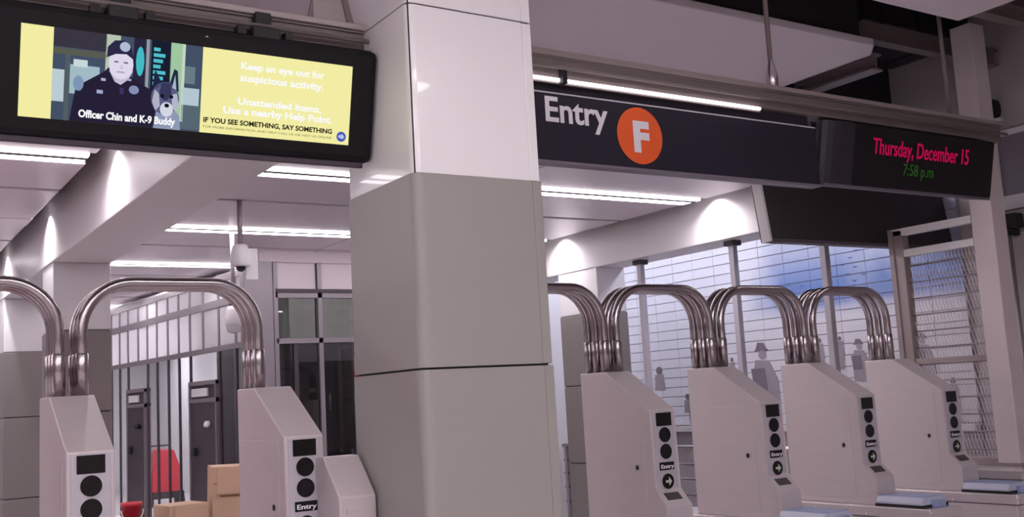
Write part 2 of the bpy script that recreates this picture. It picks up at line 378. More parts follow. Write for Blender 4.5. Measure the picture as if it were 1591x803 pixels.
# ---- glass side wall of the back room
def wx(y): return 3.25-.07*(y-9)
W1 = structE('window_1', (0, 0, 0))
mys = [9.05, 9.36, 9.61, 10.02, 10.43, 10.79, 11.12, 11.45, 11.80, 12.12, 12.44, 12.81, 13.13, 13.46, 13.8, 14.15, 14.5, 14.9]
ang = math.atan2(-.07, 1)
def wseg(name, M, y0, y1, z0, z1, t0, t1):
    pts = [(wx(y0)+t0, y0), (wx(y1)+t0, y1), (wx(y1)+t1, y1), (wx(y0)+t1, y0)]
    return MB().prism(pts, z0, z1, 'z').build(name, M, W1)
door_spans = {(10.02, 10.79), (12.12, 12.81)}
for i, y in enumerate(mys):
    wseg('mullion', mull_m, y-.02, y+.02, 2.2, 2.86, -.010, .006)
    if y not in (10.43, 12.44):
        wseg('mullion', mull_d, y-.02, y+.02, 0, 2.2, -.010, .006)
for z0, z1 in ((2.175, 2.225), (2.60, 2.67), (2.84, 2.90), (0, .1)):
    wseg('transom', mull_m, 9.02, 15, z0, z1, -.018, .012)
for a, c in zip(mys[:-1], mys[1:]):
    for z0, z1 in ((.1, 2.175), (2.225, 2.60), (2.67, 2.84)):
        if z1 < 2.2 and any(a >= d0-.01 and c <= d1+.01 for d0, d1 in door_spans): continue
        wseg('pane', pane_m if z1 < 2.2 else pane_f, a+.022, c-.022, z0, z1, -.002, .004)
for k, (d0, d1) in enumerate(sorted(door_spans)):
    D = structE(f'door_{k+1}')
    def dseg(name, M, y0, y1, z0, z1, t0, t1, par=D):
        return MB().prism([(wx(y0)+t0, y0), (wx(y1)+t0, y1), (wx(y1)+t1, y1), (wx(y0)+t1, y0)], z0, z1, 'z').build(name, M, par)
    leaf = dseg('door_leaf', door_m, d0+.05, d1-.05, .02, 1.70, -.03, .02)
    dseg('door_frame', mull_m, d0+.02, d1-.02, 1.70, 1.74, -.04, .03); dseg('door_frame', mull_m, d0+.02, d0+.05, 0, 1.9, -.04, .03); dseg('door_frame', mull_m, d1-.05, d1-.02, 0, 1.9, -.04, .03); dseg('door_frame', mull_m, d0+.02, d1-.02, 1.87, 1.91, -.04, .03)
    dseg('head_panel', door_m, d0+.05, d1-.05, 1.74, 1.87, -.01, .01)
    dseg('notice_plate', wht, d0+.28, d1-.08, 1.76, 1.84, -.03, -.012); dseg('transom_pane', pane_m, d0+.02, d1-.02, 1.91, 2.175, 0, .005)
    yh = d0+.2; MB().lathe([(.03, 0), (.035, .03), (.02, .06)], (wx(yh)-.06, yh, 1.46), 14).build('handle', wht if k == 0 else blackm, D)
    MB().box(-.02, .02, -.04, .04, -.04, .04).build('lock', blackm, D, (wx(d1-.18)-.04, d1-.18, 1.22))
# the booth front, facing the turnstiles
W2 = structE('window_2')
yb = 9.0
def wb(name, M, x0, x1, z0, z1, t0=-.03, t1=.04, bev=0.): return MB().box(x0, x1, yb+t0, yb+t1, z0, z1, bev).build(name, M, W2)
xs = [3.36, 3.78, 4.2, 4.62, 5.04, 5.46, 5.72]
for x in xs:
    wb('mullion', mull_m, x-.02, x+.02, 0, 2.9); wb('gasket', mull_d, x-.03, x-.02, 2.2, 2.9, -.02, .03)
wb('transom', mull_m, 3.36, 5.72, 2.17, 2.215); wb('transom', mull_d, 3.36, 5.72, 2.625, 2.66, -.04, .04); wb('transom', mull_m, 3.36, 5.72, 2.58, 2.625); wb('head_trim', near_m, 3.20, 5.72, 2.90, 3.0, -.06, .06)
for a, c in zip(xs[:-1], xs[1:]):
    wb('spandrel_panel', near_m, a+.02, c-.03, 2.66, 2.90, -.005, .01)
    wb('pane', pane_g, a+.02, c-.02, 2.215, 2.58, 0, .006); wb('pane', pane_d, a+.02, c-.02, .1, 2.17, 0, .006)
wb('door_stile', mull_d, 3.52, 3.56, 0, 2.17, -.02, .02); wb('corner_casing', mull_m, 3.06, 3.33, 0, 3.0, -.05, .06, .01)
# booth interior: back wall, dark cupboards
struct(box('wall_booth', wall_m, 3.36, 5.72, 10.6, 10.7, 0, 3.0)); struct(box('wall_booth_side', white_m, 3.50, 3.55, 9.15, 10.6, 0, 2.92))
for i, x in enumerate((4.10, 4.60)):
    t = thing('tall_cupboard', ['dark tall cupboard inside the booth glass, left of two', 'dark tall cupboard inside the booth glass, right of two'][i], 'cupboard', (x, 10.2, 0), 'dark cupboards in the booth')
    MB().box(-.23, .23, -.25, .25, 0, 2.05, .01).build('body', mat('dark cupboard', (70, 62, 68), .5), t); MB().box(-.2, .2, -.27, -.25, .08, 2.0, .005).build('door', mat('dark cupboard', (70, 62, 68)), t)
    MB().tube([(.15, -.29, 1.55), (.15, -.29, 1.72)], .012, 8).build('handle', wht, t)
# back room beyond the glass wall
struct(box('wall_room', white_m, 6.25, 6.4, 9.35, 26, 0, 3.0))
struct(box('wall_room_end', white_m, 2.0, 6.4, 25, 25.1, 0, 3.0))
ceil_room = MB().prism([(3.40, 9.3), (6.24, 9.3), (6.24, 25), (2.05, 25)], 2.93, 2.965, 'z').build('room_ceiling_panel', white_m, ceil)
box('booth_ceiling_panel', white_m, 3.4, 5.72, 9.1, 10.6, 2.925, 2.929, ceil)
strip(3.6, 5.4, 9.7, 2.885, lampr_m, 'ceiling light added inside the glazed booth', 'lights added in the white room', .05)  # lamp added to brighten what shows through the booth glass
for i, y in enumerate((11.5, 14.0, 16.5, 19.0, 22.0)):  # lamps added so the glass wall looks bright from outside
    strip(3.7, 5.9, y, 2.89, lampr_m, f'ceiling light added in the white room behind the glass wall, {words[i]} one', 'lights added in the white room', .12)
cart = thing('floor_machine', 'small red wheeled machine far behind the glass wall', 'machine', (5.13, 19.5, 0))
MB().prism([(-.27, .25), (.27, .25), (.25, .62), (.12, .98), (-.12, 1.0), (-.27, .6)], -.25, .25, 'y', .02).build('body', red_m, cart)
MB().box(-.29, .29, -.27, .27, .14, .26, .02).build('base', blackm, cart)
for sx in (-1, 1):
    for sy in (-1, 1): MB().prism([(sy*.18+.09*math.cos(a*PI/8), .09+.09*math.sin(a*PI/8)) for a in range(16)], sx*.27-.025, sx*.27+.025, 'x').build('wheel', blackm, cart)
MB().tube([(-.2, .25, .9), (-.2, .4, 1.05), (.2, .4, 1.05), (.2, .25, .9)], .015, 8).build('handle', blackm, cart)
# white strip of room end at the left of the beam + far dark truss
truss = thing('dark_frame', 'dark triangular metal frame far off at the left edge', 'frame', (.9, 9.6, 0))
for a, c in (((-.3, 0, 2.3), (-.3, 0, 2.95)), ((.28, 0, 2.3), (.28, 0, 2.95)), ((-.3, 0, 2.35), (.28, 0, 2.9)), ((-.3, 0, 2.9), (.28, 0, 2.9)), ((-.3, 0, 2.32), (.28, 0, 2.32))):
    MB().tube([a, c], .025, 8).build('bar', steel_d, truss)
for sx in (-.3, .28): MB().tube([(sx, 0, 0), (sx, 0, 2.3)], .025, 8).build('leg', steel_d, truss)

# ================================================================== TURNSTILES
CX = [.02, .78, 1.56, 2.62, 3.385, 4.13, 4.88, 5.65]
def make_turnstile():
    t = thing('turnstile', '', 'turnstile', (0, 0, 0), 'row of turnstiles')
    prof = [(4.44, .90), (4.44, 1.69), (4.23, 1.69), (3.907, 1.49), (3.907, 1.115), (3.83, 1.045), (3.83, .90)]
    body = MB().prism(prof, -.08, .08, 'x', .005).build('console_body', steel, t)
    MB().box(-.13, .13, 3.47, 4.80, .845, .90, .006).build('cabinet_top', steel_s_top, t)
    cab = MB().box(-.12, .12, 3.485, 4.79, 0.06, .84, .004).build('cabinet_body', steel, t)
    MB().box(-.11, .11, 3.50, 4.77, 0, .06).build('plinth', blackm, t)
    for s in (-1, 1):
        x0 = s*.12; 
        for y0, y1 in ((3.50, 3.90), (3.91, 4.32), (4.33, 4.77)):
            MB().box(min(x0, x0+s*.003), max(x0, x0+s*.003), y0, y1, .10, .83, .001).build('side_panel', steel, cab)
        x0 = s*.08
        MB().box(min(x0, x0+s*.0025), max(x0, x0+s*.0025), 3.965, 4.40, .93, 1.475, .001).build('access_panel', steel, body)
        MB().prism([(4.02+.009*math.cos(a*PI/6), 1.22+.012*math.sin(a*PI/6)) for a in range(12)], min(x0, x0+s*.008), max(x0, x0+s*.008), 'x').build('lock', blackm, body)
    # indicator face
    fc = MB().box(-.066, .066, 3.903, 3.908, 1.122, 1.483, .002).build('indicator_face', face_m, t)
    MB().box(-.047, .047, 3.899, 3.904, 1.414, 1.477, .001).build('display', lens_m, fc)
    for z in (1.372, 1.293, 1.153):
        MB().disc_y(0, 3.9035, z, .041, .002).build('lens_ring', mat('lens ring', (200, 196, 204), .3, .4), fc)
        MB().disc_y(0, 3.902, z, .036, .003).build('indicator_lens', lens_m, fc)
    MB().box(-.045, .045, 3.900, 3.904, 1.205, 1.243, .001).build('text_plate', lens_m, fc)
    text('entry_lettering', 'Entry', mat('white lettering', (226, 222, 228), .5), .03, fc, (-.04, 3.8985, 1.214), width=.08, height=.024, bold=.0006)
    # arrow glyph in the lowest lens
    MB().prism([(-.016, 1.158), (.004, 1.158), (.004, 1.174), (.022, 1.152), (.004, 1.131), (.004, 1.147), (-.016, 1.147)], 3.897, 3.8985, 'y').build('arrow_mark', mat('arrow white', (190, 196, 180), .4), fc)
    # coin slot lip under the face
    MB().prism([(3.893, 1.096), (3.86, 1.066), (3.855, 1.071), (3.888, 1.101)], -.045, .045, 'x').build('slot', mat('slot shade', (70, 62, 66), .5), t)
    # raised reader
    rd = MB().prism([(-.105, .90), (.105, .90), (.105, .925), (.085, .952), (-.085, .952), (-.105, .925)], 3.535, 3.822, 'y', .003).build('reader_housing', mat('pale reader body', (188, 192, 212), .35), t)
    MB().box(-.082, .082, 3.545, 3.812, .951, .955, .001).build('reader_plate', blue_m, rd)
    MB().box(-.108, .108, 3.53, 3.826, .9, .915).build('reader_gasket', blackm, rd)
    MB().box(-.03, .05, 3.50, 3.60, .9, .935, .006).build('reader_nose', blue_m, rd)
    return t
steel_s_top = mat('cabinet top steel', (228, 220, 223), .25, .6, .04, 6, aniso=(1, 10, 1))
proto = make_turnstile()
tl = ['turnstile out of frame beyond the left edge', 'steel turnstile in the bottom left corner, seen almost from the front',
      'steel turnstile with sloped top just left of the big pillar', 'turnstile hidden right behind the big pillar',
      'steel turnstile console next right of the big pillar', 'second steel turnstile console right of the big pillar',
      'third steel turnstile console right of the pillar, one from the mesh gate', 'rightmost steel turnstile console beside the mesh gate']
for i, x in enumerate(CX):
    o = proto if i == 0 else copy_tree(proto)
    o.location = (x, 0, 0); o['label'] = tl[i]
# hoops over the passages: three tubes each
def make_hoop(span, name_label):
    t = thing('guard_hoop', name_label, 'hoop', (0, 0, 0), 'tube hoops over the passages')
    r = .19; top = 2.125
    for y in (4.27, 4.335, 4.40):
        p = [(0, y, 1.691), (0, y, top-r)]
        for k in range(1, 11):
            a = PI-k*PI/20; p.append((r+r*math.cos(a), y, top-r+r*math.sin(a)))
        for k in range(0, 11):
            a = PI/2-k*PI/20; p.append((span-r+r*math.cos(a), y, top-r+r*math.sin(a)))
        p.append((span, y, 1.691))
        tb = MB().tube(p, .0215, 16).build('tube', tube_m, t)
        for x in (0, span):
            MB().tube([(x, y, 1.692), (x, y, 1.845), (x, y, 1.85)], [.0255, .0255, .022], 16).build('sleeve', tube_m, tb)
    return t
hl = ['steel tube hoop cut by the left edge', 'large steel tube hoop left of the pillar, over the widest passage in view', None,
      'triple tube hoop half hidden behind the right side of the pillar', 'first whole triple tube hoop right of the pillar', 'middle triple tube hoop right of the pillar', 'rightmost triple tube hoop beside the mesh gate post']
for i in range(7):
    if i == 2: continue
    sp = CX[i+1]-CX[i]-.084
    h = make_hoop(sp, hl[i]); h.location = (CX[i]+.042, 0, 0)
# housing mounted on the right of the console beside the pillar (part of that turnstile only)
th_ = bpy.data.objects['turnstile.002']
sh = MB().prism([(3.899, .905), (3.899, 1.405), (3.83, 1.405), (3.69, 1.26), (3.69, .905)], .045, .195, 'x', .006).build('side_housing', steel, th_)
MB().box(.07, .18, 3.683, 3.691, .95, 1.22, .002).build('cover_panel', steel, sh)
# slim red and black post seen beside the pillar
t = thing('striped_post', 'slim red and black post peeking out left of the pillar', 'post', (2.315, 5.0, 0))
MB().lathe([(.035, 1.22), (.035, 1.66)], (0, 0, 0), 14).build('black_sleeve', blackm, t); MB().lathe([(.03, 1.66), (.03, 1.84), (.01, 1.86)], (0, 0, 0), 14).build('red_sleeve', red_d, t)
MB().lathe([(.04, 1.14), (.04, 1.22)], (0, 0, 0), 14).build('collar', wht, t); MB().lathe([(.18, 0), (.18, .02), (.03, .05), (.03, 1.14)], (0, 0, 0), 18).build('base', blackm, t)
# low end cabinet beside the gate
t = thing('end_cabinet', 'low steel cabinet under the mesh gate post at the right edge', 'cabinet', (6.25, 4.05, 0))
MB().box(-.30, .40, -.35, .75, 0, .93, .006).build('body', steel, t); MB().box(-.31, .41, -.36, .76, .935, .99, .006).build('top', steel_s_top, t)

# ================================================================== MESH GATE (plane X = 6.2)
G = thing('mesh_gate', 'steel framed wire mesh gate at the right', 'gate', (6.2, 4.3, .99))
lite = mat('galvanised frame', (158, 146, 147), .38, .4, .05, 8)
z0g = 0
MB().box(0, .07, .23, .33, 0, 1.59, .004).build('far_post', lite, G)
MB().box(-.012, 0, .30, .335, 0, 1.60).build('post_edge', lite, G)
MB().box(0, .06, -.295, .33, 1.55, 1.60, .004).build('top_bar', wht, G)  # white colour stands in for bright light on the steel bar
MB().box(0, .05, -.30, .23, 1.40, 1.45, .004).build('second_bar', wht, G)  # steel bar, its white is painted-in highlight as well
MB().box(.01, .05, -.30, .23, .66, .70, .004).build('middle_bar', lite, G)
MB().box(.01, .05, -.30, .23, 0, .05, .004).build('bottom_bar', lite, G)
for k in range(12):
    MB().tube([(.03, -.3, .10+.112*k), (.03, .23, .10+.112*k)], .005, 6).build('rod', steel_d, G)
mb = MB()
for k in range(-1, 22):
    for j in range(27):
        y = -.30+k*.026+(.013 if j % 2 else 0); z = .05+j*.05
        if y < -.295 or y+.013 > .225: continue
        mb.tube([(.036, y, z), (.036, y+.013, z+.05)], .0028, 4, False); mb.tube([(.036, y+.013, z), (.036, y, z+.05)], .0018, 4, False) if j % 2 == 0 else None
o = mb.build('wire_mesh', mat('mesh wire', (214, 206, 210), .4, .3), G); o['kind'] = 'stuff'
gp = thing('gate_post', 'tall square steel post at the right rising to the ceiling', 'post', (6.2, 3.92, .99))
MB().box(0, .15, -.07, .08, 0, 2.85, .006).build('shaft', mat('post paint', (212, 200, 202), .45, .1, .05, 3), gp)
MB().box(-.02, .17, -.09, .08, 0, .02).build('base_plate', steel_d, gp)

# ================================================================== LEFT INFO SCREEN
TILT = math.radians(-13)
S = thing('info_screen', 'long black information screen showing an officer and yellow notice', 'screen', (1.08, 3.6, 2.73), None, (-TILT, 0, 0))
hw, hh = .705, .222
MB().box(-hw-.03, hw-.02, -.02, .07, -.212, hh, .026).build('casing', black, S)
MB().box(-hw-.03, hw-.05, .0, .07, -.232, -.205, .006).build('bottom_lip', mat('dark grey lip', (66, 58, 66), .5), S)
lx0, lx1, lz0, lz1 = -.577, .578, -.148, .150
def flat(name, M, pts, par, y): return MB().prism(pts, y-.0008, y, 'y').build(name, M, par)
yel = glow('screen yellow', (248, 242, 168), .95); yel2 = glow('screen yellow warm', (246, 232, 150), .95)
scr = flat('display_panel', yel, [(lx0, lz0), (lx1, lz0), (lx1, lz1), (lx0, lz1)], S, -.0205)
pic0, pic1 = lx0+.098, lx0+.585
Z = lambda v: lz0+(lz1-lz0)*v
Xp = lambda v: pic0+(pic1-pic0)*v
G_ = lambda n, c, e=.9: glow(n, c, e)
def pf(c, pts, lay): return flat('picture_patch', G_(f'screen ink {c}', c), [(Xp(a), Z(bz)) for a, bz in pts], scr, -.0215-.0009*lay)
def rect(a0, a1, b0, b1): return [(a0, b0), (a1, b0), (a1, b1), (a0, b1)]
pf((70, 84, 106), rect(0, 1, 0, 1), 0)
pf((92, 96, 84), rect(0, .34, .72, .79), 1); pf((60, 56, 70), rect(0, .34, .8, 1), 1)
pf((168, 196, 206), rect(.11, .30, .30, .62), 1); pf((196, 214, 222), rect(0, .075, .2, .55), 1); pf((210, 226, 228), rect(.13, .22, .60, .68), 2); pf((86, 98, 104), rect(.078, .108, .0, .72), 2)
pf((190, 206, 186), rect(.335, .43, .5, 1), 1); pf((44, 40, 66), rect(.52, .60, .45, 1), 1); pf((70, 196, 206), ell(.565, .74, .028, .17), 2)
pf((156, 164, 170), rect(.605, .625, .35, 1), 2); pf((26, 32, 50), rect(.64, .77, .38, 1), 1)
for k in range(7): pf((84, 200, 214), rect(.655, .70+.05*((k*37 % 10)/10), .88-k*.065, .92-k*.065), 2)
pf((168, 208, 168), rect(.775, .87, .1, 1), 1); pf((206, 224, 206), rect(.855, .875, .1, 1), 2); pf((110, 130, 140), rect(.875, .95, .55, .75), 2); pf((188, 208, 218), rect(.86, .985, .3, .5), 2); pf((90, 108, 120), rect(.86, 1, .02, .3), 2)
# officer: coat, neck, face, cap
pf((40, 34, 58), [(.115, 0), (.72, 0), (.71, .25), (.66, .42), (.56, .50), (.50, .56), (.36, .64), (.33, .58), (.24, .48), (.15, .38)], 3)
pf((206, 196, 226), [(.36, .60), (.40, .48), (.44, .45), (.49, .52), (.52, .62)], 4)
pf((232, 226, 246), ell(.437, .685, .082, .175, 20), 5)
pf((46, 44, 76), [(.34, .74), (.345, .86), (.39, .94), (.45, .95), (.50, .88), (.525, .74), (.47, .80), (.40, .79)], 6)
pf((186, 196, 222), ell(.458, .88, .035, .055), 7)
for a in (.405, .468): pf((110, 100, 140), rect(a-.014, a+.014, .695, .712), 6)
pf((176, 160, 196), rect(.41, .462, .585, .60), 6); pf((206, 196, 226), [(.43, .63), (.45, .63), (.442, .68)], 6)
pf((132, 156, 190), ell(.165, .42, .034, .085), 4); pf((186, 184, 214), rect(.31, .34, .475, .505), 4); pf((170, 170, 206), rect(.485, .51, .505, .53), 4); pf((170, 176, 212), rect(.285, .325, .33, .37), 4); pf((140, 150, 190), ell(.53, .41, .034, .05), 4); pf((70, 50, 104), rect(.435, .462, .35, .42), 4)
# dog: ears, head, muzzle
pf((150, 160, 190), [(.67, 0), (.86, 0), (.85, .16), (.80, .26), (.69, .24)], 5)
pf((36, 40, 70), [(.652, .42), (.668, .67), (.725, .50)], 6); pf((40, 46, 78), [(.765, .48), (.80, .70), (.825, .68), (.838, .44)], 6); pf((176, 190, 214), [(.79, .48), (.808, .63), (.82, .46)], 7)
pf((96, 98, 138), ell(.745, .35, .098, .19, 18), 6); pf((58, 58, 92), [(.70, .40), (.72, .53), (.775, .53), (.79, .40), (.76, .33), (.73, .33)], 7)
pf((186, 184, 208), [(.655, .30), (.67, .44), (.70, .40), (.71, .26), (.68, .2)], 7); pf((190, 190, 212), [(.79, .40), (.825, .42), (.84, .3), (.82, .2), (.795, .27)], 7)
pf((222, 226, 238), ell(.757, .225, .046, .085, 14), 8); pf((22, 20, 36), ell(.757, .27, .017, .024, 10), 9)
for a in (.722, .787): pf((20, 18, 36), ell(a, .375, .014, .022, 8), 9)
wtx = glow('screen white', (250, 250, 252), 1.0); ink = glow('screen black ink', (34, 30, 20), 1.0)
def st(s, x0, x1, z, h, M=wtx, bold=.0, lay=11): return text('caption', s, M, .03, scr, (x0, -.0218-.0009*lay, z), width=x1-x0, height=h, bold=bold, depth=.0003)
st('Officer Chin and K-9 Buddy', Xp(.17), Xp(.82), Z(.05), .034, bold=.0011)
yx0 = pic1; YW = lx1-pic1
Xy = lambda v: yx0+YW*v
st('Keep an eye out for', Xy(.24), Xy(.80), Z(.80), .034, bold=.0009, lay=1); st('suspicious activity.', Xy(.24), Xy(.80), Z(.655), .034, bold=.0009, lay=1)
st('Unattended items,', Xy(.23), Xy(.79), Z(.375), .030, bold=.0009, lay=1); st('Use a nearby Help Point.', Xy(.14), Xy(.87), Z(.255), .034, bold=.0009, lay=1)
st('IF YOU SEE SOMETHING, SAY SOMETHING', Xy(.02), Xy(.875), Z(.125), .022, ink, .0010, 1); 
st('FOR MORE INFORMATION AND HELP CALL US OR VISIT US ONLINE', Xy(.02), Xy(.875), Z(.06), .008, glow('screen olive ink', (120, 112, 60), 1), 0, 1)
MB().disc_y(Xy(.945), -.0216, Z(.10), .019, .0006).build('logo_disc', glow('screen blue', (72, 92, 200), .9), scr)
flat('logo_mark', glow('screen pale blue', (196, 204, 240), .9), [(Xy(.945)-.012, Z(.10)-.004), (Xy(.945)+.006, Z(.10)-.009), (Xy(.945)+.012, Z(.10)), (Xy(.945)+.004, Z(.10)+.01), (Xy(.945)-.012, Z(.10)+.004)], scr, -.0224)
MB().lathe([(.006, 0), (.003, .004)], (0.02, -.02, .185), 8).build('sensor', wht, S)

# hanging channel rails along the row, hangers
def rail(name, label, x0, x1, y, z0, z1):
    t = thing(name, label, 'rail', (x0, y, z0))
    h = z1-z0; L = x1-x0
    MB().prism([(-.05, 0), (.05, 0), (.05, .012), (-.038, .012), (-.038, h-.012), (.05, h-.012), (.05, h), (-.06, h), (-.06, h-.02), (-.05, h-.02)], 0, L, 'x').build('channel', rail_m, t)
    MB().box(0, L, -.075, -.055, h-.012, h+.012, .003).build('upper_flange', mat('rail edge', (160, 148, 148), .4, .3), t)
    MB().tube([(0, -.09, h*.35), (L, -.09, h*.35)], .010, 8).build('conduit', rail_m, t)
    return t
RL = rail('hanging_rail', 'grey channel rail carrying the information screen', -.6, 1.74, 3.66, 2.955, 3.05)
RR = rail('hanging_rail', 'long grey channel rail above the black entry sign', 2.36, 6.0, 3.66, 2.965, 3.075)
for x in (.82, 1.32):
    k_ = MB().box(-.05, .05, -.08, .06, -.02, .035, .005).build('screen_clamp', blackm, RL, (x+.6, -.04, -.012))
    MB().box(-.03, .03, -.05, .03, .03, .10, .004).build('clamp_arm', blackm, k_)
    for sx in (-.09, .09): MB().box(sx-.015, sx+.015, -.07, -.03, .0, .03).build('bolt', blackm, k_)
def hanger(x, y, z0, z1, label, tb=True):
    t = thing('hanger_rod', label, 'hanger', (x, y, z0), 'ceiling hanger rods')
    MB().tube([(0, 0, 0), (0, 0, z1-z0)], .013, 10).build('rod', rail_m, t)
    if tb: MB().lathe([(.02, .0), (.03, .02), (.03, .08), (.012, .16), (.01, .17)], (0, 0, 0), 14).build('turnbuckle', steel_s, t)
    return t
hanger(4.06, 3.64, 3.08, 4.3, 'hanger rod with bright turnbuckle above the entry sign')
hanger(5.55, 3.64, 3.08, 4.3, 'hanger rod above the red lettered clock sign', False)
t = thing('hanger_strap', 'pair of flat straps hanging beside the pillar top', 'hanger', (1.62, 3.66, 3.05))
MB().prism([(-.10, 0), (-.075, 0), (-.02, .25), (-.045, .25)], -.01, .0, 'y').build('strap', rail_m, t); MB().prism([(.075, 0), (.10, 0), (.045, .25), (.02, .25)], -.02, -.01, 'y').build('strap', rail_m, t); MB().box(-.07, .06, -.012, .0, 0, .2).build('plate', steel_d, t)

# ================================================================== ENTRY SIGN
E = thing('entry_sign', 'long black hanging sign reading Entry with orange F disc', 'sign', (2.4, 3.66, 2.60))
MB().box(0, 1.945, -.03, .03, 0, .305, .004).build('board', sign_m, E)
MB().box(0, 1.94, -.034, -.03, .300, .306).build('top_line', mat('sign pale line', (200, 196, 206), .4), E)
MB().box(0, 1.9, -.02, .03, .306, .362).build('hanger_strip', mat('dark strip', (34, 30, 40), .5), E)
wl = mat('sign white', (232, 230, 238), .45)
text('lettering', 'Entry', wl, .2, E, (.196, -.0312, .176), width=.345, height=.150, bold=.004)
MB().disc_y(.732, -.0308, .153, .134, .003, 48).build('route_disc', mat('orange disc', (238, 98, 44), .45), E)
text('route_letter', 'F', wl, .2, E, (.686, -.0345, .082), width=.095, height=.15, bold=.010)
MB().box(-.03+.03, 1.945, -.031, .031, -.012, 0).build('bottom_edge', mat('sign pale edge', (120, 112, 124), .4), E)
# slim lamp on top of the sign
lampb = MB().box(-.73, .82, .006, .02, -.015, .0).build('lamp_housing', rail_m, RR, (.74, -.06, -.01))
lampb['label'] = 'strip lamp under the rail'
MB().box(-.72, .81, -.006, .006, -.007, .007, .002).build('lamp_tube', lampv_m, lampb)
MB().box(-.432, -.408, -.03, .0, -.02, .05).build('clip', blackm, lampb)
fill_lamp = MB().box(-.45, .45, -.02, .02, 0, .02).build('lamp_housing', rail_m, RR, (3.02, .13, -.005))  # unseen lamp added behind the clock sign to light post and gate bars
MB().box(-.44, .44, -.015, .015, -.012, 0, .003).build('lamp_tube', glow('rear fill lamp', (255, 244, 246), 22.0), fill_lamp)
# ================================================================== CLOCK LED SIGN
L_ = thing('clock_sign', 'dark electronic sign showing the date in red letters', 'sign', (5.13, 3.64, 2.785), None, (math.radians(12), 0, 0))
led_b = mat('smoked casing', (26, 22, 25), .5, .0, .1, 3, spec=.2)
pts = [(-.77, -.165), (.72, -.165), (.72, .165), (-.77, .165)]
MB().box(-.55, .72, -.05, .10, -.168, .168, .012).build('casing', led_b, L_)
# rounded end
ep = [(-.55, -.05), (-.55, .10)]+[(-.55-.2*math.sin(k*PI/12), .025+.075*math.cos(k*PI/12)) for k in range(1, 12)]
MB().prism(ep, -.166, .166, 'z').build('rounded_end', mat('smoked end', (34, 31, 40), .5), L_)
MB().box(-.76, .72, -.045, .09, -.180, -.166, .003).build('bottom_strip', mat('grey strip', (96, 86, 98), .4), L_)
text('date_lettering', 'Thursday, December 15', glow('led magenta', (206, 20, 84), .6), .1, L_, (-.395, -.052, .015), width=.86, height=.115, bold=.001)
text('time_lettering', '7:58 p.m', glow('led green', (62, 110, 52), .35), .1, L_, (-.13, -.052, -.085), width=.27, height=.085)
for x in (-.45, .25): MB().box(x-.06, x+.06, -.02, .04, .165, .170, .001).build('mount', blackm, L_)

# ================================================================== WIDE MONITOR BEHIND (seen from its back)
T = thing('wide_monitor', 'wide dark monitor back with pale left edge behind the clock sign', 'monitor', (6.06, 4.75, 2.69), None, (math.radians(-7), 0, 0))
MB().box(-.98, 1.1, -.05, .05, -.20, .20, .008).build('casing', mat('brown black casing', (44, 36, 40), .45, .0, .1, 3), T)
MB().box(-1.0, -.98, -.055, .02, -.21, .205, .003).build('edge_trim', wht, T)
MB().box(-.98, 1.1, -.052, -.03, -.215, -.19, .003).build('bottom_trim', mat('grey monitor trim', (84, 76, 86), .4), T)
for x in (-.75, -.35): MB().tube([(x, 0, .18), (x, .0, .95)], .02, 8).build('hanger', rail_m, T)

# ================================================================== CAMERAS, LOOSE THINGS
def dome(name, loc, label, ztop):
    t = thing(name, label, 'camera', loc, 'dome cameras')
    MB().tube([(0, 0, .13), (0, 0, ztop-loc[2])], .018, 10).build('pole', steel_d, t)
    MB().lathe([(.02, .14), (.045, .135), (.06, .10), (.068, .05), (.068, .0), (.06, -.01)], (0, 0, 0), 24).build('shroud', wht, t)
    return t
d1 = dome('dome_camera', (2.31, 6.8, 2.56), 'dome camera on a pole below the ceiling groove, upper one', 3.03)
MB().box(.045, .13, .03, .05, -.09, .12, .004).build('side_plate', white_m, d1); MB().lathe([(.012, -.045), (.03, -.03), (.034, -.01)], (0, 0, 0), 14).build('lens', lens_m, d1)
d2 = dome('dome_camera', (2.652, 8.0, 2.27), 'white bulb shaped camera hanging inside the large hoop, lower one', 3.03)
MB().lathe([(.02, -.075), (.05, -.06), (.058, -.02), (.06, 0)], (0, 0, 0), 20).build('bubble', mat('smoked dome', (196, 192, 198), .15), d2); MB().lathe([(.025, .135), (.03, .16), (.03, .19)], (0, 0, 0), 14).build('collar', blackm, d2)
# cardboard
def carton(loc, rz, w_, d_, h_, label, tilt=0.):
    t = thing('cardboard_box', label, 'box', loc, 'cardboard boxes', (0, tilt, rz))
    MB().box(-w_/2, w_/2, -d_/2, d_/2, 0, h_, .004).build('carton', card_m, t)
    MB().box(-w_/2+.03, w_/2-.02, -d_/2-.012, -d_/2, h_*.86-.002, h_-.01, .002).build('flap', card_m, t)
    MB().box(-w_/2+.05, w_/2-.01, -d_/2-.003, -d_/2, h_*.845, h_*.852).build('slit', card_d, t)
    MB().box(-w_/2+.01, -w_/2+.06, -d_/2-.003, -d_/2, h_*.91, h_*.915).build('slit', card_d, t)
    return t
carton((2.36, 7.05, 0), math.radians(-12), .46, .35, 1.24, 'tall cardboard box leaning behind the sloped turnstile', math.radians(1.5))
carton((1.945, 7.0, 0), math.radians(8), .26, .26, 1.03, 'shorter cardboard box between the red bucket and the taller box')
tb = thing('work_stool', 'low dark stool under the red bucket', 'stool', (1.60, 6.9, 0))
MB().box(-.15, .15, -.15, .15, .82, .86, .006).build('seat', blackm, tb)
for sx in (-.12, .12):
    for sy in (-.12, .12): MB().tube([(sx, sy, 0), (sx*.9, sy*.9, .82)], .014, 8).build('leg', steel_d, tb)
bk = thing('red_bucket', 'small red plastic bucket at the bottom left', 'bucket', (1.615, 6.9, .86))
MB().lathe([(.045, 0), (.058, .19), (.064, .19), (.064, .215), (.056, .215), (.05, .19), (.04, .02)], (0, 0, 0), 24).build('body', red_m, bk)
